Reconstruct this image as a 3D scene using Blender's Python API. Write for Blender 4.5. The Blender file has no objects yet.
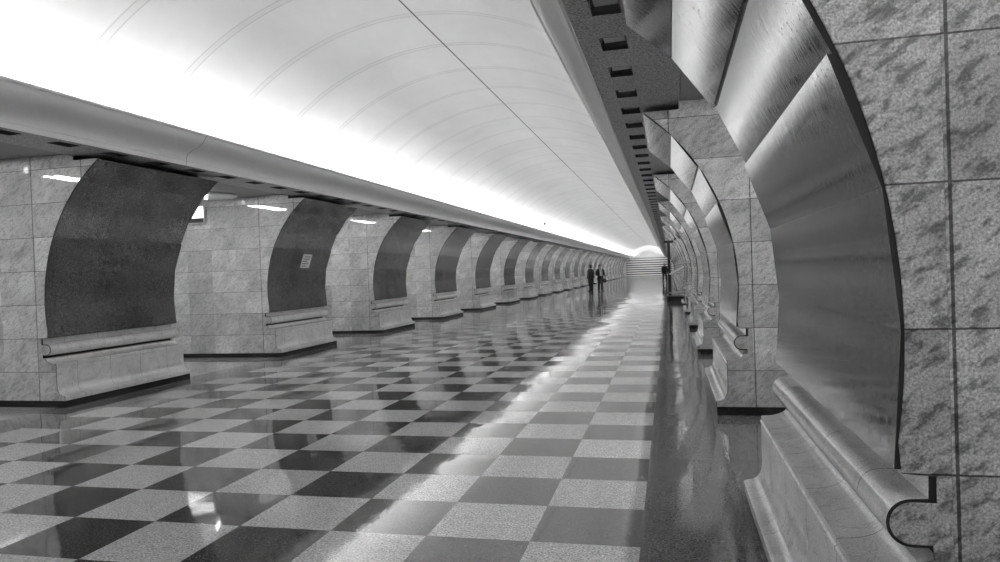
import bpy, bmesh, math, random
from mathutils import Vector, Matrix
random.seed(4)
PI = math.pi
COL = bpy.context.scene.collection

# ------------------------------------------------------------------ measures (metres)
AX = -3.265            # x of the hall's long axis; right-hand side is x = AX + u, left-hand side x = AX - u
A0, PER, WID = 7.36, 5.0785, 2.39     # first full pylon, spacing, width along the hall
END = 126.0
BACK = -9.0
SOFF = 3.10
DEEP = 3.6             # how far a pylon reaches from the hall to the platform

# ------------------------------------------------------------------ node helpers
class NT:
    def __init__(s, name):
        s.m = bpy.data.materials.new(name); s.m.use_nodes = True
        s.t = s.m.node_tree; s.t.nodes.clear()
        s.out = s.t.nodes.new('ShaderNodeOutputMaterial')
    def n(s, typ, **kw):
        o = s.t.nodes.new(typ)
        for k, v in kw.items(): setattr(o, k, v)
        return o
    def put(s, sock, v):
        if isinstance(v, (int, float)): sock.default_value = v
        elif isinstance(v, (tuple, list)): sock.default_value = v
        else: s.t.links.new(v, sock)
    def math(s, op, a, b=0.0, c=0.0):
        o = s.n('ShaderNodeMath', operation=op)
        s.put(o.inputs[0], a); s.put(o.inputs[1], b); s.put(o.inputs[2], c)
        return o.outputs[0]
    def mix(s, f, a, b):            # value mix
        o = s.n('ShaderNodeMix', data_type='FLOAT')
        s.put(o.inputs[0], f); s.put(o.inputs[2], a); s.put(o.inputs[3], b)
        return o.outputs[0]
    def grey(s, v, warm=0.0):
        o = s.n('ShaderNodeCombineColor')
        s.put(o.inputs[0], v); s.put(o.inputs[1], v); s.put(o.inputs[2], v)
        return o.outputs[0]
    def noise(s, vec, scale, detail=3.0, rough=.6, dist=0.0, w=None):
        o = s.n('ShaderNodeTexNoise')
        if w is not None:
            o.noise_dimensions = '4D'; s.put(o.inputs['W'], w)
        s.put(o.inputs['Vector'], vec); o.inputs['Scale'].default_value = scale
        o.inputs['Detail'].default_value = detail; o.inputs['Roughness'].default_value = rough
        o.inputs['Distortion'].default_value = dist
        return o.outputs[0]
    def coords(s, loc=(0,0,0), rot=(0,0,0), sc=(1,1,1)):
        c = s.n('ShaderNodeTexCoord'); m = s.n('ShaderNodeMapping')
        s.t.links.new(c.outputs['Object'], m.inputs[0]); m.vector_type = 'TEXTURE'; sc = [1 / q for q in sc]
        m.inputs['Location'].default_value = loc; m.inputs['Rotation'].default_value = rot; m.inputs['Scale'].default_value = sc
        return m.outputs[0]
    def xyz(s):
        c = s.n('ShaderNodeTexCoord'); p = s.n('ShaderNodeSeparateXYZ')
        s.t.links.new(c.outputs['Object'], p.inputs[0]); return p.outputs
    def rmp(s, v, a, b, c=0.0, d=1.0):
        o = s.n('ShaderNodeMapRange'); s.put(o.inputs[0], v)
        o.inputs[1].default_value = a; o.inputs[2].default_value = b; o.inputs[3].default_value = c; o.inputs[4].default_value = d
        return o.outputs[0]
    def line(s, c, period, off, w):   # 1 on the joint lines of a coordinate
        f = s.math('SUBTRACT', c, off); f = s.math('DIVIDE', f, period); f = s.math('ADD', f, .5)
        f = s.math('FRACT', f); f = s.math('SUBTRACT', f, .5); f = s.math('ABSOLUTE', f); f = s.math('MULTIPLY', f, period)
        return s.math('LESS_THAN', f, w / 2)
    def cell(s, c, period, off):
        return s.math('FLOOR', s.math('DIVIDE', s.math('SUBTRACT', c, off), period))
    def finish(s, col, rough=.3, ior=1.5, metal=0.0, bump=None, bs=.1, bd=.002, emit=None, es=0, spec=.5, coat=0):
        b = s.n('ShaderNodeBsdfPrincipled')
        s.put(b.inputs['Base Color'], col); s.put(b.inputs['Roughness'], rough); b.inputs['IOR'].default_value = ior
        b.inputs['Metallic'].default_value = metal
        b.inputs['Specular IOR Level'].default_value = spec
        if emit is not None:
            b.inputs['Emission Color'].default_value = emit; b.inputs['Emission Strength'].default_value = es
        if bump is not None:
            k = s.n('ShaderNodeBump'); k.inputs['Strength'].default_value = bs; k.inputs['Distance'].default_value = bd
            s.put(k.inputs['Height'], bump); s.t.links.new(k.outputs[0], b.inputs['Normal'])
        s.t.links.new(b.outputs[0], s.out.inputs[0])
        return s.m

def plain(name, g, rough=.5, metal=0.0, ior=1.5, speck=0.0, sc=60, es=0):
    t = NT(name)
    n = t.noise(t.coords(), sc, 2)
    v = t.rmp(n, .3, .7, g * (1 - speck), g * (1 + speck))
    return t.finish(t.grey(v), rough, ior, metal, emit=(1, 1, 1, 1) if es else None, es=es)

def marble_face(name, blo=.5, va=.36, vb=.60):
    """the light mottled marble of the pylons' end faces, in 42 cm courses"""
    t = NT(name); p = t.xyz(); ax = t.math('ABSOLUTE', p[0])
    info = t.n('ShaderNodeObjectInfo'); w = t.math('MULTIPLY', info.outputs['Random'], 40)
    cx = t.cell(ax, .54, .361); cz = t.cell(p[2], .42, .022)
    wn = t.n('ShaderNodeTexWhiteNoise', noise_dimensions='4D')
    cc = t.n('ShaderNodeCombineXYZ'); t.put(cc.inputs[0], cx); t.put(cc.inputs[1], cz); t.t.links.new(cc.outputs[0], wn.inputs['Vector'])
    t.put(wn.inputs['W'], w)
    r = wn.outputs[0]; w2 = t.math('ADD', w, t.math('MULTIPLY', r, 9))
    blot = t.noise(t.coords(rot=(0, -.62, 0), sc=(1, 1, 2.2)), 14.0, 4, .62, .25, w2)
    cloud = t.noise(t.coords(rot=(0, -.7, 0), sc=(1, 1, 1.7)), 2.2, 3, .55, .6, w2)
    vein = t.noise(t.coords(rot=(0, -.7, 0), sc=(1, 1, 3)), 2.6, 5, .6, 1.4, w2)
    vein = t.rmp(t.math('ABSOLUTE', t.math('SUBTRACT', vein, .5)), 0, .02, .55, 0)
    grain = t.noise(t.coords(), 120, 2, .7)
    v = t.rmp(cloud, .3, .7, va, vb)
    v = t.math('MULTIPLY', v, t.rmp(blot, .38, .52, blo, 1.06))
    v = t.math('MULTIPLY', v, t.math('SUBTRACT', 1, t.math('MULTIPLY', vein, .35)))
    v = t.math('MULTIPLY', v, t.rmp(r, 0, 1, .8, 1.16))
    v = t.math('MULTIPLY', v, t.rmp(grain, .3, .7, .5, 1.5))
    j1 = t.line(p[2], .42, .022, .006)
    j2 = t.math('LESS_THAN', t.math('ABSOLUTE', t.math('SUBTRACT', ax, .375)), .005)
    j3 = t.math('MULTIPLY', t.line(ax, .54, .361, .003), .25)
    j = t.math('MAXIMUM', t.math('MAXIMUM', t.math('MULTIPLY', j1, .8), t.math('MULTIPLY', j2, .8)), j3)
    v = t.math('MULTIPLY', v, t.math('SUBTRACT', 1, j))
    return t.finish(t.grey(v), t.rmp(blot, .3, .7, .03, .02), 1.5, bump=t.math('SUBTRACT', 0, j), bs=.6, bd=.004)

def marble_mould(name, lo=.58, hi=.80):
    t = NT(name); p = t.xyz()
    cloud = t.noise(t.coords(sc=(1, .7, 1)), 3.2, 4, .6, .9)
    vein = t.noise(t.coords(rot=(.5, 0, .4)), 2.2, 5, .65, 1.6)
    vein = t.rmp(t.math('ABSOLUTE', t.math('SUBTRACT', vein, .5)), 0, .016, .7, 0)
    grain = t.noise(t.coords(), 165, 1, .5)
    v = t.rmp(cloud, .3, .7, lo, hi)
    v = t.math('MULTIPLY', v, t.math('SUBTRACT', 1, t.math('MULTIPLY', vein, .35)))
    v = t.math('MULTIPLY', v, t.rmp(grain, .3, .7, .82, 1.18))
    j = t.line(p[1], .56, .33, .005)
    v = t.math('MULTIPLY', v, t.math('SUBTRACT', 1, t.math('MULTIPLY', j, .7)))
    return t.finish(t.grey(v), .05, 2.4)

def granite_slab(name, rough=.12, bd=.0004):
    """dark polished granite of the curved panels"""
    t = NT(name); p = t.xyz()
    info = t.n('ShaderNodeObjectInfo'); w = t.math('MULTIPLY', info.outputs['Random'], 30)
    g1 = t.noise(t.coords(), 72, 2, .7); g2 = t.noise(t.coords(), 22, 3, .6, w=w); g3 = t.noise(t.coords(rot=(.6, 0, 0), sc=(1, 1, .5)), 2.0, 4, .65, .5, w)
    wn = t.n('ShaderNodeTexWhiteNoise', noise_dimensions='3D'); cc = t.n('ShaderNodeCombineXYZ')
    t.put(cc.inputs[0], t.cell(p[1], .8, .0)); t.put(cc.inputs[1], t.cell(p[2], .42, .02)); t.put(cc.inputs[2], w)
    t.t.links.new(cc.outputs[0], wn.inputs['Vector'])
    v = t.rmp(g1, .36, .7, .010, .155)
    v = t.math('MULTIPLY', v, t.rmp(g2, .35, .65, .7, 1.25))
    v = t.math('MULTIPLY', v, t.rmp(g3, .3, .7, .7, 1.35))
    v = t.math('MULTIPLY', v, t.rmp(wn.outputs[0], 0, 1, .88, 1.14))
    j = t.line(p[1], .8, .0, .003)
    v = t.math('MULTIPLY', v, t.math('SUBTRACT', 1, t.math('MULTIPLY', j, .35)))
    # the polish is slightly wavy, stretched up the curve
    wv = t.noise(t.coords(sc=(1, 4.5, 1)), 6.0, 5, .68, .4)
    rg = t.noise(t.coords(rot=(.5, 0, 0), sc=(1, 1, .35)), 9.0, 5, .7, .8, w)
    return t.finish(t.grey(v), t.rmp(rg, .35, .65, rough * .5, rough * 1.9), 1.9, bump=wv, bs=1.0, bd=bd)

def floor_mat():
    t = NT('polished_floor'); p = t.xyz(); T = .6
    gx = t.math('DIVIDE', p[0], T); gy = t.math('DIVIDE', t.math('SUBTRACT', p[1], 3.8536), T)
    fx = t.math('FLOOR', gx); fy = t.math('FLOOR', gy)
    par = t.math('ABSOLUTE', t.math('MODULO', t.math('ADD', fx, fy), 2.0))       # 1 = dark next to the right edge
    dark = t.math('GREATER_THAN', par, .5)
    wn = t.n('ShaderNodeTexWhiteNoise', noise_dimensions='2D'); cc = t.n('ShaderNodeCombineXYZ')
    t.put(cc.inputs[0], fx); t.put(cc.inputs[1], fy); t.t.links.new(cc.outputs[0], wn.inputs['Vector'])
    g1 = t.noise(t.coords(), 72, 2, .8); g2 = t.noise(t.coords(), 14, 3, .6)
    lt = t.rmp(g1, .3, .7, .20, .98); dk = t.rmp(g1, .42, .74, .004, .24)
    v = t.mix(dark, lt, dk)
    v = t.math('MULTIPLY', v, t.rmp(wn.outputs[0], 0, 1, .82, 1.15))
    u = t.math('ABSOLUTE', t.math('SUBTRACT', p[0], AX))
    inside = t.math('MULTIPLY', t.math('GREATER_THAN', p[0], -6.6), t.math('LESS_THAN', p[0], 0.0))
    strip = t.rmp(g1, .34, .7, .03, .36); passage = t.rmp(g1, .3, .7, .26, .56)
    lft = t.math('LESS_THAN', p[0], AX)
    out = t.mix(t.math('MULTIPLY', lft, t.math('GREATER_THAN', u, 4.0)), strip, passage)
    bd = t.math('MULTIPLY', t.math('MULTIPLY', lft, t.math('GREATER_THAN', u, 3.72)), t.math('LESS_THAN', u, 4.0)); out = t.mix(bd, out, t.rmp(g1, .3, .7, .16, .36))
    v = t.mix(inside, out, v)
    jl = t.math('MAXIMUM', t.line(p[0], T, 0, .004), t.line(p[1], T, 3.8536, .004))
    v = t.math('MULTIPLY', v, t.math('SUBTRACT', 1, t.math('MULTIPLY', jl, .35)))
    v = t.math('MULTIPLY', v, t.rmp(g2, .3, .7, .88, 1.12))
    # every slab is set a hair out of level, so reflections break up from tile to tile
    wv = t.noise(t.coords(), 1.6, 2, .5)
    tx = t.math('MULTIPLY', t.math('SUBTRACT', t.math('FRACT', gx), .5), t.math('SUBTRACT', wn.outputs[0], .5))
    ty = t.math('MULTIPLY', t.math('SUBTRACT', t.math('FRACT', gy), .5), t.math('SUBTRACT', t.math('FRACT', t.math('MULTIPLY', wn.outputs[0], 17.3)), .5))
    h = t.math('ADD', t.math('MULTIPLY', wv, 3.0), t.math('MULTIPLY', t.math('ADD', tx, ty), 6.0))
    return t.finish(t.grey(v), t.rmp(g2, .3, .7, .045, .075), 2.5, bump=h, bs=1.0, bd=.001)

def vault_mat():
    t = NT('white_vault'); p = t.xyz()
    cl = t.noise(t.coords(sc=(1, .6, 1)), .9, 4, .6, .4)
    v = t.rmp(cl, .3, .7, .64, .72)
    off = 9.80
    l1 = t.line(p[1], 1.451, off - .06, .022); l2 = t.line(p[1], 1.451, off + .06, .022)
    band = t.line(p[1], 1.451, off, .12)
    j = t.math('ADD', t.math('MULTIPLY', t.math('MAXIMUM', l1, l2), .22), t.math('MULTIPLY', band, .05))
    v = t.math('MULTIPLY', v, t.math('SUBTRACT', 1, j))
    seam = t.math('LESS_THAN', t.math('ABSOLUTE', p[0]), .013)
    v = t.math('MULTIPLY', v, t.math('SUBTRACT', 1, t.math('MULTIPLY', seam, .85)))
    return t.finish(t.grey(v), .7)

def cornice_mat():
    t = NT('pale_cornice'); p = t.xyz()
    n = t.noise(t.coords(), 120, 1); v = t.rmp(n, .3, .7, .80, .88)
    j = t.line(p[1], 10.157, 8.5, .012)
    v = t.math('MULTIPLY', v, t.math('SUBTRACT', 1, t.math('MULTIPLY', j, .6)))
    return t.finish(t.grey(v), .35)

M = {}
M['face'] = marble_face('veined_marble', .74, .44, .72); M['mottled'] = marble_face('mottled_marble', .36, .42, .68); M['mould'] = marble_mould('moulding_marble'); M['slab'] = granite_slab('dark_granite'); M['slab_polished'] = granite_slab('high_polish_granite', .055, .00045)
M['floor'] = floor_mat(); M['vault'] = vault_mat(); M['cornice'] = cornice_mat()
M['plinth'] = plain('black_plinth_stone', .012, .12, speck=.5, sc=110)
M['core'] = plain('dark_joint', .015, .8)
M['soffit'] = plain('grey_granulated_soffit', .38, .4, speck=.85, sc=62)
M['pass'] = plain('passage_ceiling_panel', .26, .45, speck=.3, sc=110)
M['recess'] = plain('brushed_recess', .22, .25, metal=.6)
M['pane'] = plain('frosted_pane', .7, .2)
M['lamp'] = plain('lit_tube', .8, .4, es=125)
M['dome'] = plain('white_dome', .8, .35)
M['bulb'] = plain('lit_bulb', .8, .4, es=7)
M['metal'] = plain('grey_metal', .35, .3, metal=.8)
M['wall'] = plain('platform_wall', .4, .4, speck=.1, sc=4)
M['white'] = plain('white_sheet', .75, .5)
M['ink'] = plain('ink', .06, .6)
M['signlit'] = plain('lit_sign_face', .8, .4, es=1.3)
M['grey'] = plain('light_grey_plastic', .45, .5); M['black'] = plain('black_paint', .01, .4)
M['coat'] = plain('dark_wool', .022, .9); M['coat2'] = plain('charcoal_cloth', .05, .9); M['skin'] = plain('skin', .32, .6)
M['lip'] = plain('lip', .14, .6); M['hair'] = plain('dark_hair', .01, .7); M['palecloth'] = plain('pale_cloth', .6, .8); M['band'] = plain('pale_stone_band', .75, .3, speck=.1)

# ------------------------------------------------------------------ mesh helpers
def link_bm(name, bm, mat, parent=None, smooth=False):
    me = bpy.data.meshes.new(name); bm.normal_update(); bm.to_mesh(me); bm.free()
    if mat: me.materials.append(mat)
    if smooth:
        me.polygons.foreach_set('use_smooth', [True] * len(me.polygons))
    o = bpy.data.objects.new(name, me); COL.objects.link(o)
    if parent: o.parent = parent
    return o
def tag(o, label=None, cat=None, group=None, kind=None):
    if label: o['label'] = label
    if cat: o['category'] = cat
    if group: o['group'] = group
    if kind: o['kind'] = kind
    return o
def empty(name, loc, rz=0):
    o = bpy.data.objects.new(name, None); o.empty_display_size = .2; COL.objects.link(o); o.location = loc; o.rotation_euler = (0, 0, rz); return o
def structure(name, bm, mat, smooth=False):
    return tag(link_bm(name, bm, mat, None, smooth), kind='structure')
def box(bm, x0, x1, y0, y1, z0, z1):
    vs = [bm.verts.new((x, y, z)) for x in (x0, x1) for y in (y0, y1) for z in (z0, z1)]
    for f in ((0,1,3,2), (4,6,7,5), (0,4,5,1), (2,3,7,6), (0,2,6,4), (1,5,7,3)): bm.faces.new([vs[i] for i in f])
def prism(bm, prof, y0, y1, sx=1, caps=True):
    """extrude a closed x-z outline along y"""
    a = [bm.verts.new((sx * x, y0, z)) for x, z in prof]; b = [bm.verts.new((sx * x, y1, z)) for x, z in prof]
    n = len(prof); fs = []
    for i in range(n):
        j = (i + 1) % n; fs.append(bm.faces.new([a[i], a[j], b[j], b[i]]))
    if caps:
        fs.append(bm.faces.new(a)); fs.append(bm.faces.new(list(reversed(b))))
    bmesh.ops.recalc_face_normals(bm, faces=fs)
    return fs
def tube(bm, pts, r, n=8, cap=True):
    pts = [Vector(p) for p in pts]; rings = []
    rr = r if isinstance(r, (list, tuple)) else [r] * len(pts)
    up = Vector((0, 0, 1))
    a = None
    for i, p in enumerate(pts):
        d = (pts[min(i + 1, len(pts) - 1)] - pts[max(i - 1, 0)]).normalized()
        if a is None: a = d.cross(up if abs(d.z) < .9 else Vector((1, 0, 0))).normalized()
        else: a = (a - d * a.dot(d)).normalized()
        b = d.cross(a)
        rings.append([bm.verts.new(p + rr[i] * (math.cos(2*PI*k/n) * a + math.sin(2*PI*k/n) * b)) for k in range(n)])
    for i in range(len(rings) - 1):
        for k in range(n):
            bm.faces.new([rings[i][k], rings[i][(k+1) % n], rings[i+1][(k+1) % n], rings[i+1][k]])
    if cap:
        bm.faces.new(list(reversed(rings[0]))); bm.faces.new(rings[-1])
    bmesh.ops.recalc_face_normals(bm, faces=bm.faces[:])
def lathe(bm, prof, n=24, c=(0, 0, 0)):
    rings = [[bm.verts.new((c[0] + r * math.cos(2*PI*k/n), c[1] + r * math.sin(2*PI*k/n), c[2] + z)) for k in range(n)] for r, z in prof]
    for i in range(len(rings) - 1):
        for k in range(n): bm.faces.new([rings[i][k], rings[i][(k+1) % n], rings[i+1][(k+1) % n], rings[i+1][k]])
    if prof[0][0] > 1e-4: bm.faces.new(list(reversed(rings[0])))
    if prof[-1][0] > 1e-4: bm.faces.new(rings[-1])
    bmesh.ops.remove_doubles(bm, verts=bm.verts[:], dist=1e-5); bmesh.ops.recalc_face_normals(bm, faces=bm.faces[:])
def bevel_all(bm, w, ang=.6, seg=2):
    es = [e for e in bm.edges if len(e.link_faces) == 2 and e.calc_face_angle(0) > ang]
    if es: bmesh.ops.bevel(bm, geom=es, offset=w, segments=seg, affect='EDGES', profile=.5)
def copy_tree(o, parent=None):
    c = o.copy(); COL.objects.link(c)
    if parent: c.parent = parent
    for ch in o.children: copy_tree(ch, c)
    return c

# ------------------------------------------------------------------ pylon profiles (X as on the right-hand wall; foot at X = .604)
FX = .604
RC, ZC, RR = -1.37, 1.28, 2.22                     # centre and radius of the curved face
STEP = .189
def arc(k, r=RR): return (RC + r * math.cos(k * STEP), ZC + r * math.sin(k * STEP))
def cove_pts():
    p = [(.604, .0), (.604, .138), (.622, .146), (.655, .152), (.683, .168), (.703, .195), (.714, .235), (.717, .27), (.717, .500)]
    p += [(.711, .506), (.711, .517), (.719, .523), (.719, .545)]
    for i in range(9):
        a = -PI/2 + i / 8 * PI/2 * .92
        p.append((.735 + .135 * math.sin((i) / 8 * PI/2), .605 - .057 * math.cos(i / 8 * PI/2)))
    return p
def roll_pts(n=14, cx=.860, cz=.717, r=.071):
    return [(cx + r * math.cos(-PI/2 - PI * i / n), cz + r * math.sin(-PI/2 - PI * i / n)) for i in range(n + 1)]
def local(p): return [(x - FX, z) for x, z in p]
def arc_fine(r=RR, z0=None):
    k0 = -.183 / STEP if z0 is None else math.asin((z0 - ZC) / r) / STEP
    k1 = math.asin((3.045 - ZC) / r) / STEP
    return [(RC + r * math.cos((k0 + (k1 - k0) * i / 28) * STEP), ZC + r * math.sin((k0 + (k1 - k0) * i / 28) * STEP)) for i in range(29)]
top_step = [(.335, 3.045), (.335, 3.128)]
# end plate: full silhouette, moulding and all
plate = [(FX + DEEP, .0)] + [(x + .006, z) for x, z in cove_pts()] + [(.912, .612)] + [(.912, .655)] + roll_pts(r=.062) + [(.924, .779), (.924, .856), (.834, .862)] + arc_fine(r=RR + .002, z0=.866)[1:] + top_step + [(FX + DEEP, 3.128)]
plate = [(x, max(z, .085)) if z < .085 else (x, z) for x, z in plate]
mould = [(.99, .085)] + [(x, max(z, .085)) for x, z in cove_pts()] + [(.918, .607), (.932, .612), (.932, .646)] + roll_pts() + [(.903, .790), (.905, .862), (.99, .862)]
SHIFT = {2: -.022, 3: -.004, 4: .004}
def facets(ks):
    return [(arc(k, RR - .006)[0] + SHIFT.get(k, 0), arc(k, RR - .006)[1]) for k in ks]
def slab_profile():
    k1 = math.asin((3.040 - ZC) / (RR - .0)) / STEP
    ks = [-.21 / STEP, 0, 1, 2, 3, 4, k1]
    front = [(.815, .874)] + facets([0, 1, 2])
    # the upper stones are set a little steeper than the curve, leaving a small lip at their joints
    for lo, hi, tl in ((2, 3, .038), (3, 4, .04)):
        (xa, za), (xb, zb) = arc(lo, RR - .006), arc(hi, RR - .006); d = .21 * tl
        a = math.atan2(xa - xb, zb - za); ux, uz = -math.cos(a) * d, -math.sin(a) * d
        front += [(xa + ux, za + uz + .002), (xb - ux, zb - uz - .002)]
    front += facets([4, k1])
    fr = front; front = [(.815, .874)] + facets(ks[1:])
    back = [(x + .07, z + .03) for x, z in reversed(front)]; front = fr
    back[0] = (front[-1][0] + .09, 3.040); back[-1] = (.893, .874)
    return front + back
core = [(.93, .02), (.93, .85), (.885, .87), (.90, 1.28), (.86, 1.70), (.74, 2.10), (.55, 2.48), (.36, 2.78), (.20, 2.93), (.20, 3.00), (.42, 3.0), (.42, 3.09), (FX + DEEP - .03, 3.09), (FX + DEEP - .03, .02)]
def caps_dark(fs):
    for f in fs[-2:]: f.material_index = 1          # rough sawn ends, seen as the dark joint
def make_pylon(sx):
    r = empty('pylon', (0, 0, 0))
    for y0, y1 in ((0, .008), (WID - .008, WID)):
        bm = bmesh.new(); fs = prism(bm, local(plate), y0, y1, sx)
        for f in fs[:-2]: f.material_index = 1
        es = [e for e in bm.edges if abs(e.verts[0].co.y - e.verts[1].co.y) < 1e-5 and len(e.link_faces) == 2 and e.calc_face_angle(0) > 1.2]
        bmesh.ops.bevel(bm, geom=es, offset=.003, segments=1, affect='EDGES')
        link_bm('marble_end_face', bm, M['face'], r).data.materials.append(M['core'])
    bm = bmesh.new(); caps_dark(prism(bm, local(mould), .006, WID - .006, sx))
    o = link_bm('bench_moulding', bm, M['mould'], r, True)
    o.data.set_sharp_from_angle(angle=.5); o.data.materials.append(M['core'])
    bm = bmesh.new(); caps_dark(prism(bm, local(slab_profile()), .006, WID - .006, sx))
    o = link_bm('curved_granite_panel', bm, M['slab' if sx < 0 else 'slab_polished'], r); o.data.materials.append(M['core'])
    bm = bmesh.new(); prism(bm, local(core), .02, WID - .02, sx)
    link_bm('masonry_core', bm, M['core'], r)
    bm = bmesh.new(); x0, x1 = sorted((sx * .006, sx * (DEEP - .006))); box(bm, x0, x1, .006, WID - .006, 0, .086)
    link_bm('plinth', bm, M['plinth'], r)
    return r
ordi = ['nearest', 'second', 'third', 'fourth', 'fifth', 'sixth', 'seventh', 'eighth', 'ninth', 'tenth', 'eleventh', 'twelfth', 'thirteenth', 'fourteenth', 'fifteenth', 'sixteenth',
        'seventeenth', 'eighteenth', 'nineteenth', 'twentieth', 'twenty-first', 'twenty-second', 'twenty-third', 'twenty-fourth', 'twenty-fifth']
pyl = {}
for side, sx, K0 in (('left', -1, 0), ('right', 1, -1)):
    proto = make_pylon(sx)
    for k in range(K0 - 1, 23):
        o = proto if k == K0 - 1 else copy_tree(proto)
        o.location = (AX + sx * (FX - AX), A0 + k * PER, 0)
        n = k - K0; pyl[side, k] = o
        if n < 0:
            lab = 'marble pylon with curved dark panel standing just behind the viewer on the %s side' % side
        elif side == 'left':
            if k == 0: lab = 'big pale marble pylon with dark curved panel at the left edge of the picture'
            elif k == 1: lab = 'marble pylon with a small white notice on its dark curved panel'
            else: lab = '%s pylon from the viewer along the left side, pale ends and dark curved panel' % ordi[k]
        else:
            if k == -1: lab = 'close mottled marble pylon at the right edge, glossy curved panel above a marble bench roll'
            elif k == 0: lab = 'second pylon on the right side, marble face seen between cornice and the close pylon'
            else: lab = '%s pylon from the viewer along the right side, bright reflections on its curved panel' % ordi[n]
        tag(o, lab, 'pylon', 'arched pylons along the %s side of the hall' % side)

near = pyl['right', -1]                      # this one is of darker, more mottled stone
for ch in near.children:
    if ch.name.startswith('marble_end_face'):
        ch.data = ch.data.copy(); ch.data.materials[0] = M['mottled']
# ------------------------------------------------------------------ floor and shell
bm = bmesh.new()
xs = [-15.5, 9.0]; v = [bm.verts.new((x, y, 0)) for x, y in ((xs[0], BACK), (xs[1], BACK), (xs[1], END + .5), (xs[0], END + .5))]; bm.faces.new(v)
structure('floor', bm, M['floor'])
# vault: a thin shell on radius RV, springing behind the cornices
RV, CROWN = 4.2, 5.236
zc = CROWN - RV; th0 = math.asin(3.60 / RV)
bm = bmesh.new(); N = 64; NY = 45
prof = [(RV * math.sin(-th0 + 2*th0*i/N), zc + RV * math.cos(-th0 + 2*th0*i/N)) for i in range(N + 1)]
rows = []
for j in range(NY + 1):
    y = BACK + (END - BACK) * j / NY
    rows.append([bm.verts.new((x, y, z)) for x, z in prof])
for j in range(NY):
    for i in range(N): bm.faces.new([rows[j][i], rows[j][i+1], rows[j+1][i+1], rows[j+1][i]])
bmesh.ops.solidify(bm, geom=bm.faces[:], thickness=.06)
o = structure('ceiling', bm, M['vault'], True); o.location.x = AX; o.data.set_sharp_from_angle(angle=.5)
# cornices with a hidden lamp trough
corn = [(2.885, 3.085), (2.865, 3.085), (2.865, 3.143), (2.857, 3.146), (2.857, 3.152), (2.863, 3.156), (2.858, 3.185), (2.846, 3.215), (2.822, 3.243), (2.785, 3.268), (2.742, 3.290), (2.690, 3.310), (2.645, 3.331),
        (2.610, 3.355), (2.585, 3.382), (2.566, 3.412), (2.556, 3.437), (2.550, 3.441), (2.550, 3.447), (2.540, 3.449), (2.528, 3.455), (2.522, 3.468), (2.522, 3.480), (2.60, 3.480), (2.64, 3.455), (2.66, 3.41), (2.72, 3.36), (2.80, 3.32), (2.90, 3.22), (3.62, 3.20), (3.62, 3.36),
        (3.66, 3.36), (3.66, 3.16), (2.95, 3.145), (2.885, 3.14)]
for i, sx in enumerate((-1, 1)):
    bm = bmesh.new(); prism(bm, corn, BACK, END, sx)
    o = structure('trim_%d' % (i + 1), bm, M['cornice'], True); o.location.x = AX; o.data.set_sharp_from_angle(angle=.45)
    # soffit beside the cornice, pierced for the downlights, and the higher ceiling of the cross passages
    bm = bmesh.new()
    u = lambda X: X - AX
    box(bm, *sorted((sx * 2.885, sx * u(-.235))), BACK, END, SOFF, SOFF + .035)
    box(bm, *sorted((sx * u(-.045), sx * u(.332))), BACK, END, SOFF, SOFF + .035)
    y = BACK; ys = []
    for k in range(-2, 110):
        c = 4.46 + .762 * k
        if c - .155 > BACK and c + .155 < END: ys.append(c)
    for c in ys:
        box(bm, *sorted((sx * u(-.235), sx * u(-.045))), y, c - .155, SOFF, SOFF + .035); y = c + .155
    box(bm, *sorted((sx * u(-.235), sx * u(-.045))), y, END, SOFF, SOFF + .035)
    o = structure('trim_%d' % (i + 3), bm, M['soffit']); o.location.x = AX
    bm = bmesh.new(); box(bm, *sorted((sx * u(.344), sx * (u(FX) + DEEP + .2))), BACK, END, 3.130, 3.17)
    o = structure('trim_%d' % (i + 5), bm, M['pass']); o.location.x = AX
    # platform tunnel behind the pylons
    bm = bmesh.new(); pr = []
    x0 = u(FX) + DEEP + .2
    for k in range(13):
        a = PI * .5 * k / 12
        pr.append((x0 + 4.4 * math.sin(a), 1.0 + 3.2 * math.cos(a)))
    pr = [(x0, 3.15)] + pr + [(x0 + 4.4, 0)] + [(x0 + 4.5, 0)] + [(x0 + 4.5 * math.sin(PI*.5*k/12), 1.0 + 3.3 * math.cos(PI*.5*k/12)) for k in range(12, -1, -1)] + [(x0 - .05, 3.15)]
    prism(bm, pr, BACK, END, sx)
    o = structure('wall_%s' % ('left', 'right')[i], bm, M['wall'], True); o.location.x = AX; o.data.set_sharp_from_angle(angle=.5)
# end walls: the far one reads as pale stone ledges below the cornice line, plain lunette above
bm = bmesh.new(); box(bm, -15.5, 9, END + .35, END + .5, 0, 5.4); structure('wall_far', bm, M['vault'])
bm = bmesh.new(); box(bm, -15.5, 9, BACK - .15, BACK, 0, 5.4); structure('wall_back', bm, M['wall'])
bm = bmesh.new(); nb = 8
for i in range(nb):
    z = .0 + i * .39
    prism(bm, [(0, 0)], 0, 1) if False else None
    box(bm, AX - 3.9, AX + 3.9, END - .05 + .04 * i, END + .35, z + .05, z + .28)
structure('baseboard_far', bm, M['band'])
bm = bmesh.new(); box(bm, AX - 3.9, AX + 3.9, END + .30, END + .35, 0, 3.12); structure('trim_7', bm, M['core'])

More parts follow.
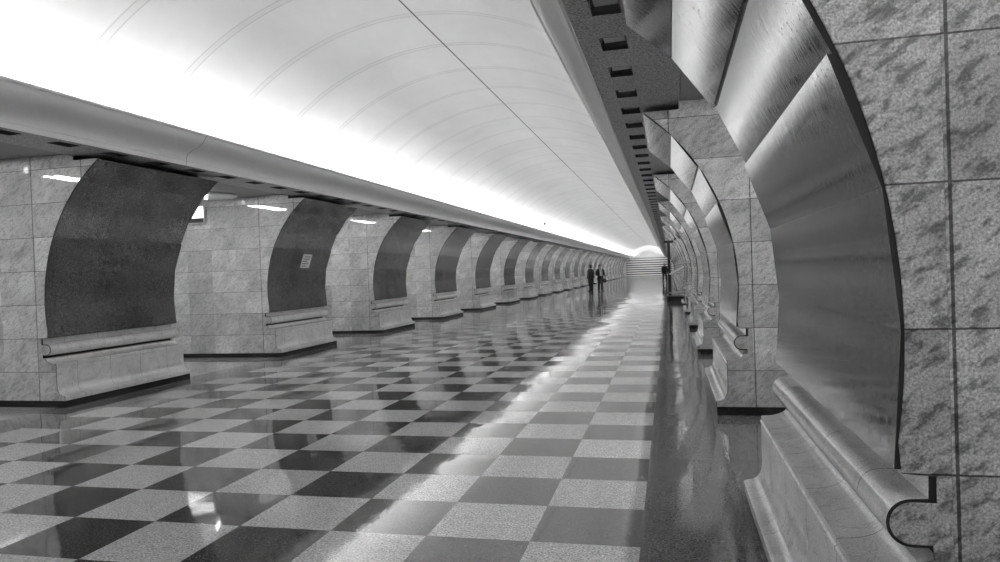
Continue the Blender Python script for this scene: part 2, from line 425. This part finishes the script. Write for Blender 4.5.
# ------------------------------------------------------------------ square downlights in the soffits
def make_downlight():
    r = empty('recessed_downlight', (0, 0, 0))
    bm = bmesh.new()
    def frustum(hx, hy, z, kx, ky, z2):
        a = [bm.verts.new((x, y, z)) for x, y in ((-hx, -hy), (hx, -hy), (hx, hy), (-hx, hy))]
        b = [bm.verts.new((x, y, z2)) for x, y in ((-kx, -ky), (kx, -ky), (kx, ky), (-kx, ky))]
        for i in range(4): bm.faces.new([a[i], b[i], b[(i+1) % 4], a[(i+1) % 4]])
    frustum(.094, .154, .0, .088, .147, .0); frustum(.088, .147, 0, .086, .145, .025)
    frustum(.086, .145, .025, .058, .085, .085)
    frustum(.058, .085, .085, .058, .085, .11)
    bmesh.ops.solidify(bm, geom=bm.faces[:], thickness=.003)
    link_bm('recess', bm, M['recess'], r)
    bm = bmesh.new(); box(bm, -.056, .056, -.082, .082, .088, .10); bevel_all(bm, .004)
    link_bm('glass_pane', bm, M['pane'], r)
    bm = bmesh.new(); tube(bm, [(-.05, .04, .080), (.05, .04, .080)], .006, 6); link_bm('lamp_tube', bm, M['metal'], r)
    return r
dproto = None
for side, sx in (('right', 1), ('left', -1)):
    n = 0
    for k in range(-2, 84):
        yk = 4.46 + .762 * k
        o = make_downlight() if dproto is None else copy_tree(dproto)
        if dproto is None: dproto = o
        o.location = (AX + sx * (-.14 - AX), yk, SOFF)
        vis0 = 0 if side == 'right' else 2
        if k < vis0: lab = 'square recessed downlight overhead, out of the picture on the %s side' % side
        elif k - vis0 < 14:
            n = k - vis0
            lab = ('topmost and nearest square recessed downlight in the %s soffit' if n == 0 else ordi[n] + ' square recessed downlight from the viewer in the %s soffit') % side
        else: lab = 'tiny square recessed downlight far down the %s soffit, past the fourteenth' % side
        tag(o, lab, 'ceiling light', 'square downlights in the %s soffit' % side)

# ------------------------------------------------------------------ passage lamps
def make_linear():
    r = empty('linear_lamp', (0, 0, 0))
    bm = bmesh.new(); box(bm, -.12, .12, -.65, .65, -.03, .0); bevel_all(bm, .005); link_bm('lamp_tray', bm, M['dome'], r)
    for x in (-.085, .085):
        bm = bmesh.new(); tube(bm, [(x, -.62, -.045), (x, .62, -.045)], .009, 8); link_bm('lamp_tube', bm, M['lamp'], r)
    return r
def make_round():
    r = empty('round_ceiling_lamp', (0, 0, 0))
    bm = bmesh.new(); lathe(bm, [(.545, -.001), (.56, -.02), (.545, -.035), (.51, -.045), (.49, -.03), (.3, -.008), (.0, -.004)], 32); link_bm('white_dish', bm, M['dome'], r, True)
    bm = bmesh.new(); lathe(bm, [(0, -.085), (.02, -.08), (.03, -.06), (.026, -.035), (.026, -.02), (.026, -.008)], 16); link_bm('bulb', bm, M['bulb'], r, True)
    return r
def add_area(name, loc, rot, sx_, sy_, power, spread=PI):
    l = bpy.data.lights.new(name, 'AREA'); l.shape = 'RECTANGLE'; l.size = sx_; l.size_y = sy_; l.energy = power; l.spread = spread
    o = bpy.data.objects.new(name, l); COL.objects.link(o); o.location = loc; o.rotation_euler = rot; return o
lp = rp = None
for side, sx in (('left', -1), ('right', 1)):
    for k in range(-2, 22):
        y0 = A0 + k * PER + WID
        o = make_linear() if lp is None else copy_tree(lp); lp = lp or o
        o.location = (AX + sx * 5.09, y0 + .95, 3.13)
        tag(o, '%s linear tube lamp on the %s passage ceiling between pylons' % (ordi[k + 1] + ' counted from the viewer,' if k > -2 else 'behind the viewer,', side), 'ceiling light', 'tube lamps over the %s cross passages' % side)
        o = make_round() if rp is None else copy_tree(rp); rp = rp or o
        o.location = (AX + sx * 4.95, y0 + 2.08, 3.13)
        lab = 'round white ceiling lamp showing above the passage beside the big left pylon' if (side == 'left' and k == 0) else '%s round white lamp on the %s passage ceiling' % (ordi[k + 1] + ' counted from the viewer,' if k > -2 else 'behind the viewer,', side)
        tag(o, lab, 'ceiling light', 'round lamps over the %s cross passages' % side)
P_PLAT, P_COVE = 60, 150
# platform lamps and cornice strips as area lights, without modelled fixtures
for sx in (-1, 1):
    y = BACK + 3
    while y < END - 2:
        add_area('platform_light', (AX + sx * 9.4, y + 2, 3.5), (0, 0, 0), .3, 4.0, P_PLAT); y += 8
    # hidden strips in the cornice troughs, washing the vault
    y = BACK + .5; Lc = 6.4
    while y < END - .5:
        l = min(Lc, END - .5 - y)
        add_area('cove_light', (AX + sx * 3.12, y + l/2, 3.27), (0, PI - .22 * sx, 0), .16, l * .98, P_COVE * l / Lc)
        y += Lc
for dx in (-1.6, 1.6):  # added fill lights, no real fixture, to brighten the far wall and floor
    add_area('far_end_fill', (AX + dx, END - 5, 4.55), (PI * .27, 0, 0), 2.6, .5, 75)
w = bpy.data.worlds.new('World'); bpy.context.scene.world = w; w.use_nodes = True
w.node_tree.nodes['Background'].inputs[0].default_value = (.5, .5, .5, 1); w.node_tree.nodes['Background'].inputs[1].default_value = .05

# ------------------------------------------------------------------ small things
# notice on the second left pylon's panel
def on_panel(y, z):
    (x1, z1), (x2, z2) = facets([1, 2])
    x = x1 + (x2 - x1) * (z - z1) / (z2 - z1); return AX - (x - AX), math.atan2(x1 - x2, z2 - z1)
xn, th = on_panel(13.80, 1.87)
r = empty('paper_notice', (xn + .002, 13.80, 1.87)); r.rotation_euler = (0, th, 0)
bm = bmesh.new(); box(bm, 0, .004, -.19, .19, -.15, .15); link_bm('sheet', bm, M['white'], r)
bm = bmesh.new()
for i, (a, b) in enumerate(((-.10, .15), (-.13, .12), (-.15, .05), (-.15, .10), (-.12, .02))):
    box(bm, .004, .0055, a, b, .085 - i * .05, .103 - i * .05)
link_bm('printed_lines', bm, M['ink'], r)
tag(r, 'small white paper notice with grey printed lines on the second left pylon', 'notice')
# hanging sign in the first full passage
r = empty('hanging_sign', (-8.98, 12.33, 2.66))
bm = bmesh.new(); box(bm, -.36, .36, -.02, .02, .0, .33); bevel_all(bm, .004); link_bm('sign_box', bm, M['white'], r)
bm = bmesh.new(); box(bm, -.345, .345, -.026, -.02, .10, .32); link_bm('white_face', bm, M['signlit'], r)
bm = bmesh.new(); box(bm, -.345, .345, -.026, -.02, .01, .095); link_bm('dark_strip', bm, M['ink'], r)
for x in (-.25, .25):
    bm = bmesh.new(); tube(bm, [(x, 0, .33), (x, 0, .47)], .008, 6); link_bm('hanger', bm, M['metal'], r)
tag(r, 'white lit sign with a dark lower strip hanging in the left passage', 'sign')
# cameras on the left cornice
def make_cam(loc, s, label):
    r = empty('surveillance_camera', loc, 1.1)
    bm = bmesh.new(); lathe(bm, [(.0, 0), (.05*s, 0), (.05*s, .012), (.02*s, .02), (.015*s, .20*s), (0, .20*s)], 12); link_bm('bracket', bm, M['white'], r)
    bm = bmesh.new(); tube(bm, [(-.02, -.16*s, .21*s), (-.01, .0, .25*s), (.0, .2*s, .29*s)], [.055*s, .06*s, .05*s], 12); link_bm('housing', bm, M['grey'], r)
    bm = bmesh.new(); tube(bm, [(-.021, -.17*s, .208*s), (-.02, -.162*s, .21*s)], .045*s, 12); link_bm('lens', bm, M['black'], r)
    tag(r, label, 'camera'); return r
make_cam((AX - 2.57, 34.6, 3.478), 1.4, 'small grey camera on a bracket standing on the left cornice, nearer of two')
make_cam((AX - 2.57, 62.0, 3.478), 1.4, 'tiny grey camera on the left cornice far down the hall')

# tall dark post with slanted reading board on a low dark base, in front of the right-hand wall
r = empty('information_stand', (.36, 31.6, 0))
bm = bmesh.new(); box(bm, -.30, .42, -.28, .28, .0, .20); bevel_all(bm, .02); link_bm('base', bm, M['black'], r)
bm = bmesh.new(); box(bm, -.20, .40, -.24, .24, .20, .26); box(bm, -.2, .4, -.24, .24, .34, .40); bevel_all(bm, .01); link_bm('shelf', bm, M['metal'], r)
bm = bmesh.new(); box(bm, -.235, -.115, -.07, .07, .20, 2.52); bevel_all(bm, .01); link_bm('post', bm, M['black'], r)
bm = bmesh.new(); box(bm, -.36, .02, -.09, .09, 2.50, 2.60); bevel_all(bm, .012); link_bm('top_bar', bm, M['black'], r)
bm = bmesh.new(); prism(bm, [(-.20, 1.18), (-.16, 1.13), (.44, 1.44), (.42, 1.49)], -.20, .20); bevel_all(bm, .006); link_bm('slanted_board', bm, M['white'], r)
bm = bmesh.new(); tube(bm, [(-.34, -.18, .22), (-.27, -.18, .26), (-.26, -.18, .45), (-.26, -.18, 1.12)], .014, 8); link_bm('handrail', bm, M['metal'], r)
bm = bmesh.new(); tube(bm, [(-.10, -.2, .24), (-.10, -.2, 1.16)], .016, 8); tube(bm, [(.36, -.2, .24), (.36, -.2, 1.40)], .016, 8); link_bm('support', bm, M['metal'], r)
tag(r, 'tall dark post with pale slanted board and low black base by the right wall', 'stand')

# ------------------------------------------------------------------ people
def skin_mesh(name, chains, parent, mat, sub=1):
    """chains: list of lists of (x,y,z,r); first vertex of the first chain is the root"""
    me = bpy.data.meshes.new(name); vs, es, rad, idx = [], [], [], {}
    def vid(p):
        key = tuple(round(c, 4) for c in p[:3])
        if key not in idx: idx[key] = len(vs); vs.append(p[:3]); rad.append(p[3])
        return idx[key]
    for ch in chains:
        for a, b in zip(ch, ch[1:]):
            es.append((vid(a), vid(b)))
    me.from_pydata(vs, es, []); o = bpy.data.objects.new(name, me); COL.objects.link(o); o.parent = parent
    md = o.modifiers.new('Skin', 'SKIN')
    for i, rr in enumerate(rad):
        q = rr if isinstance(rr, tuple) else (rr, rr)
        me.skin_vertices[0].data[i].radius = q
    me.skin_vertices[0].data[0].use_root = True
    md.use_smooth_shade = True
    s = o.modifiers.new('Sub', 'SUBSURF'); s.levels = sub; s.render_levels = sub
    me.materials.append(mat); return o
def person(loc, rz, label, coat_len, coatmat, pose='stand', headwear=False, extra=None, h=1.75):
    r = empty('person', loc, rz); s = h / 1.75
    st = .10 if pose != 'walk' else .20
    pel = (0, 0, .95, .13)
    neck = (0, .0, 1.48, .055)
    body = [[pel, (0, 0, 1.15, .13), (0, 0, 1.35, .15), neck, (0, .01, 1.56, .065), (0, .015, 1.65, .095), (0, .01, 1.72, .07)]]
    for sd in (-1, 1):
        fy = st * sd if pose == 'walk' else .03 * sd
        body.append([pel, (.10*sd, 0, .88, .095), (.11*sd, fy * .6, .50, .062), (.12*sd, fy * .6 - .02, .28, .055), (.12*sd, fy - .02, .08, .04), (.13*sd, fy + .13, .04, .036)])
        hand = {'stand': (.27*sd, .06, .82), 'walk': (.26*sd, -.14*sd, .86), 'hold': (.12*sd, .24, 1.06)}[pose]
        elb = {'stand': (.26*sd, -.01, 1.10), 'walk': (.27*sd, -.05*sd - .03, 1.12), 'hold': (.28*sd, .0, 1.12)}[pose]
        body.append([(0, 0, 1.35, .15), (.165*sd, 0, 1.40, .045), elb + (.034,), hand + (.026,)])
        H = Vector(hand); d = (H - Vector(elb)).normalized()
        side = Vector((sd, 0, 0)).cross(d).normalized()
        palm = H + d * .06; body[-1].append(tuple(palm) + (.026,))
        for q in range(4):
            b0 = palm + side * (.024 - .016 * q); L1 = (.034, .04, .037, .03)[q]
            body.append([tuple(palm) + (.026,), tuple(b0 + d * .035) + (.0085,), tuple(b0 + d * (.035 + L1) + Vector((-sd * .008, 0, 0))) + (.0075,)])
        body.append([hand + (.030,), tuple(H + d * .02 + side * .035) + (.009,), tuple(H + d * .055 + side * .045) + (.008,)])
    b = skin_mesh('body', body, r, M['skin'])
    # head detail: nose, ears and dark hair
    bm = bmesh.new(); tube(bm, [(0, .105, 1.665), (0, .125, 1.635), (0, .112, 1.625)], [.008, .014, .010], 6)
    for sd in (-1, 1): tube(bm, [(.088*sd, .0, 1.66), (.092*sd, .0, 1.63)], [.016, .012], 6)
    link_bm('face_features', bm, M['skin'], r, True)
    bm = bmesh.new()
    for sd in (-1, 1): lathe(bm, [(0, -.007), (.010, 0), (0, .007)], 8, (.034*sd, .098, 1.655))
    link_bm('eyes', bm, M['black'], r)
    bm = bmesh.new(); tube(bm, [(-.024, .098, 1.598), (0, .104, 1.596), (.024, .098, 1.598)], [.004, .006, .004], 6); link_bm('mouth', bm, M['lip'], r, True)
    bm = bmesh.new(); bmesh.ops.create_uvsphere(bm, u_segments=16, v_segments=10, radius=1)
    for v in bm.verts:
        v.co = Vector((v.co.x * .103, v.co.y * .118 - .012, 1.685 + v.co.z * .10 - (.06 if v.co.y < -.2 and v.co.z < 0 else 0)))
        if v.co.y > .03 and v.co.z < 1.70: v.co.y = .05
    link_bm('hair', bm, M['hair'], r, True)
    if headwear:
        bm = bmesh.new(); lathe(bm, [(.112, 1.70), (.118, 1.72), (.114, 1.76), (.08, 1.80), (0, 1.815)], 16, (0, .0, 0)); link_bm('knit_cap', bm, M['black'], r, True)
    for sd in (-1, 1):
        fy = st * sd if pose == 'walk' else .03 * sd
        bm = bmesh.new(); tube(bm, [(.085*sd, 0, .95), (.105*sd, fy*.3, .72), (.11*sd, fy * .6, .50), (.12*sd, fy * .7 - .02, .28), (.12*sd, fy - .02, .07)], [.115, .10, .08, .07, .068], 12)
        link_bm('trouser_leg', bm, M['coat'], r, True)
        bm = bmesh.new(); tube(bm, [(.12*sd, fy - .07, .035), (.122*sd, fy + .02, .045), (.13*sd, fy + .17, .03)], [.045, .05, .035], 10)
        for v in bm.verts: v.co.z = max(v.co.z, 0.0)
        link_bm('shoe', bm, M['black'], r, True)
    # coat with sleeves
    bm = bmesh.new(); n = 18; rings = []
    for z, a, c in ((coat_len, .235, .185), (.75 if coat_len < .75 else coat_len + .05, .215, .17), (.95, .195, .15), (1.12, .18, .135), (1.30, .215, .15), (1.42, .20, .13), (1.48, .11, .09), (1.53, .075, .075)):
        rings.append([bm.verts.new((a * math.cos(2*PI*k/n), c * math.sin(2*PI*k/n), z)) for k in range(n)])
    for i in range(len(rings) - 1):
        for k in range(n): bm.faces.new([rings[i][k], rings[i][(k+1)%n], rings[i+1][(k+1)%n], rings[i+1][k]])
    bmesh.ops.solidify(bm, geom=bm.faces[:], thickness=.012); bmesh.ops.recalc_face_normals(bm, faces=bm.faces[:])
    link_bm('coat', bm, coatmat, r, True)
    for sd in (-1, 1):
        hand = {'stand': (.27*sd, .06, .82), 'walk': (.26*sd, -.14*sd, .86), 'hold': (.12*sd, .24, 1.06)}[pose]
        elb = {'stand': (.26*sd, -.01, 1.10), 'walk': (.27*sd, -.05*sd - .03, 1.12), 'hold': (.28*sd, .0, 1.12)}[pose]
        bm = bmesh.new(); tube(bm, [(.08*sd, 0, 1.42), (.15*sd, 0, 1.415), (.205*sd, 0, 1.36), tuple(Vector(elb) * .55 + Vector((.205*sd, 0, 1.36)) * .45), elb, tuple(Vector(hand) * .88 + Vector(elb) * .12)], [.07, .085, .085, .074, .066, .05], 14)
        link_bm('sleeve', bm, coatmat, r, True)
    if extra: extra(r)
    r.scale = (s, s, s)
    tag(r, label, 'person', 'people standing far down the hall'); return r
person((-5.02, 48.7, 0), .9, 'person in a knee-length charcoal coat and dark cap, left of the standing pair', .55, M['coat2'], 'stand', True, None, 1.76)
def scarf(r):
    bm = bmesh.new()
    for sd in (-1, 1): tube(bm, [(.05*sd, .06, 1.52), (.055*sd, .125, 1.45), (.06*sd, .150, 1.30), (.055*sd, .148, 1.16), (.05*sd, .155, 1.03)], [.02, .026, .028, .028, .03], 8)
    link_bm('pale_scarf', bm, M['palecloth'], r, True)
person((-4.22, 47.0, 0), -2.6, 'person in a short dark jacket with a pale scarf, right of the standing pair', .80, M['coat'], 'hold', False, scarf, 1.76)
# the dark shoulder bag held by that person
r = empty('shoulder_bag', (-3.98, 46.72, .60))
bm = bmesh.new(); prism(bm, [(-.17, 0), (.17, 0), (.20, .05), (.16, .24), (-.16, .24), (-.20, .05)], -.06, .06); bevel_all(bm, .02); link_bm('bag_body', bm, M['black'], r)
bm = bmesh.new(); tube(bm, [(-.14, 0, .22), (-.10, 0, .42), (.0, 0, .50), (.10, 0, .42), (.14, 0, .22)], .012, 8); link_bm('strap', bm, M['black'], r)
tag(r, 'dark bag hanging beside the person with the pale scarf', 'bag')
person((-.27, 70.5, 0), 2.9, 'person in dark clothes walking alone by the right wall near the tall post', .80, M['coat'], 'walk', False, None, 1.78)

# ------------------------------------------------------------------ camera (solved from the floor grid)
f, yaw, pitch, roll = 716.228, .2328, -.0119, -.035
cy, sy, cp, sp = math.cos(yaw), math.sin(yaw), math.cos(pitch), math.sin(pitch)
F = Vector((-sy * cp, cy * cp, sp)); Rt = Vector((cy, sy, 0)); Up = Rt.cross(F)
cr, sr = math.cos(roll), math.sin(roll)
X = cr * Rt + sr * Up; Y = -sr * Rt + cr * Up
cam = bpy.data.cameras.new('camera'); co = bpy.data.objects.new('camera', cam); COL.objects.link(co)
m = Matrix(((X.x, Y.x, -F.x, .196), (X.y, Y.y, -F.y, 0), (X.z, Y.z, -F.z, 1.4877), (0, 0, 0, 1)))
co.matrix_world = m
cam.sensor_width = 36; cam.lens = f * 36 / 1000; cam.clip_end = 400; cam.clip_start = .05
sc = bpy.context.scene; sc.camera = co
sc.view_settings.view_transform = 'Standard'; sc.view_settings.look = 'None'; sc.view_settings.gamma = 1; sc.view_settings.exposure = 0.6
sc.view_settings.use_curve_mapping = False
sc.cycles.use_denoising = True; sc.cycles.use_adaptive_sampling = True
sc.cycles.max_bounces = 9; sc.cycles.diffuse_bounces = 5; sc.cycles.glossy_bounces = 5; sc.cycles.sample_clamp_indirect = 6
sc.cycles.caustics_reflective = False; sc.cycles.caustics_refractive = False
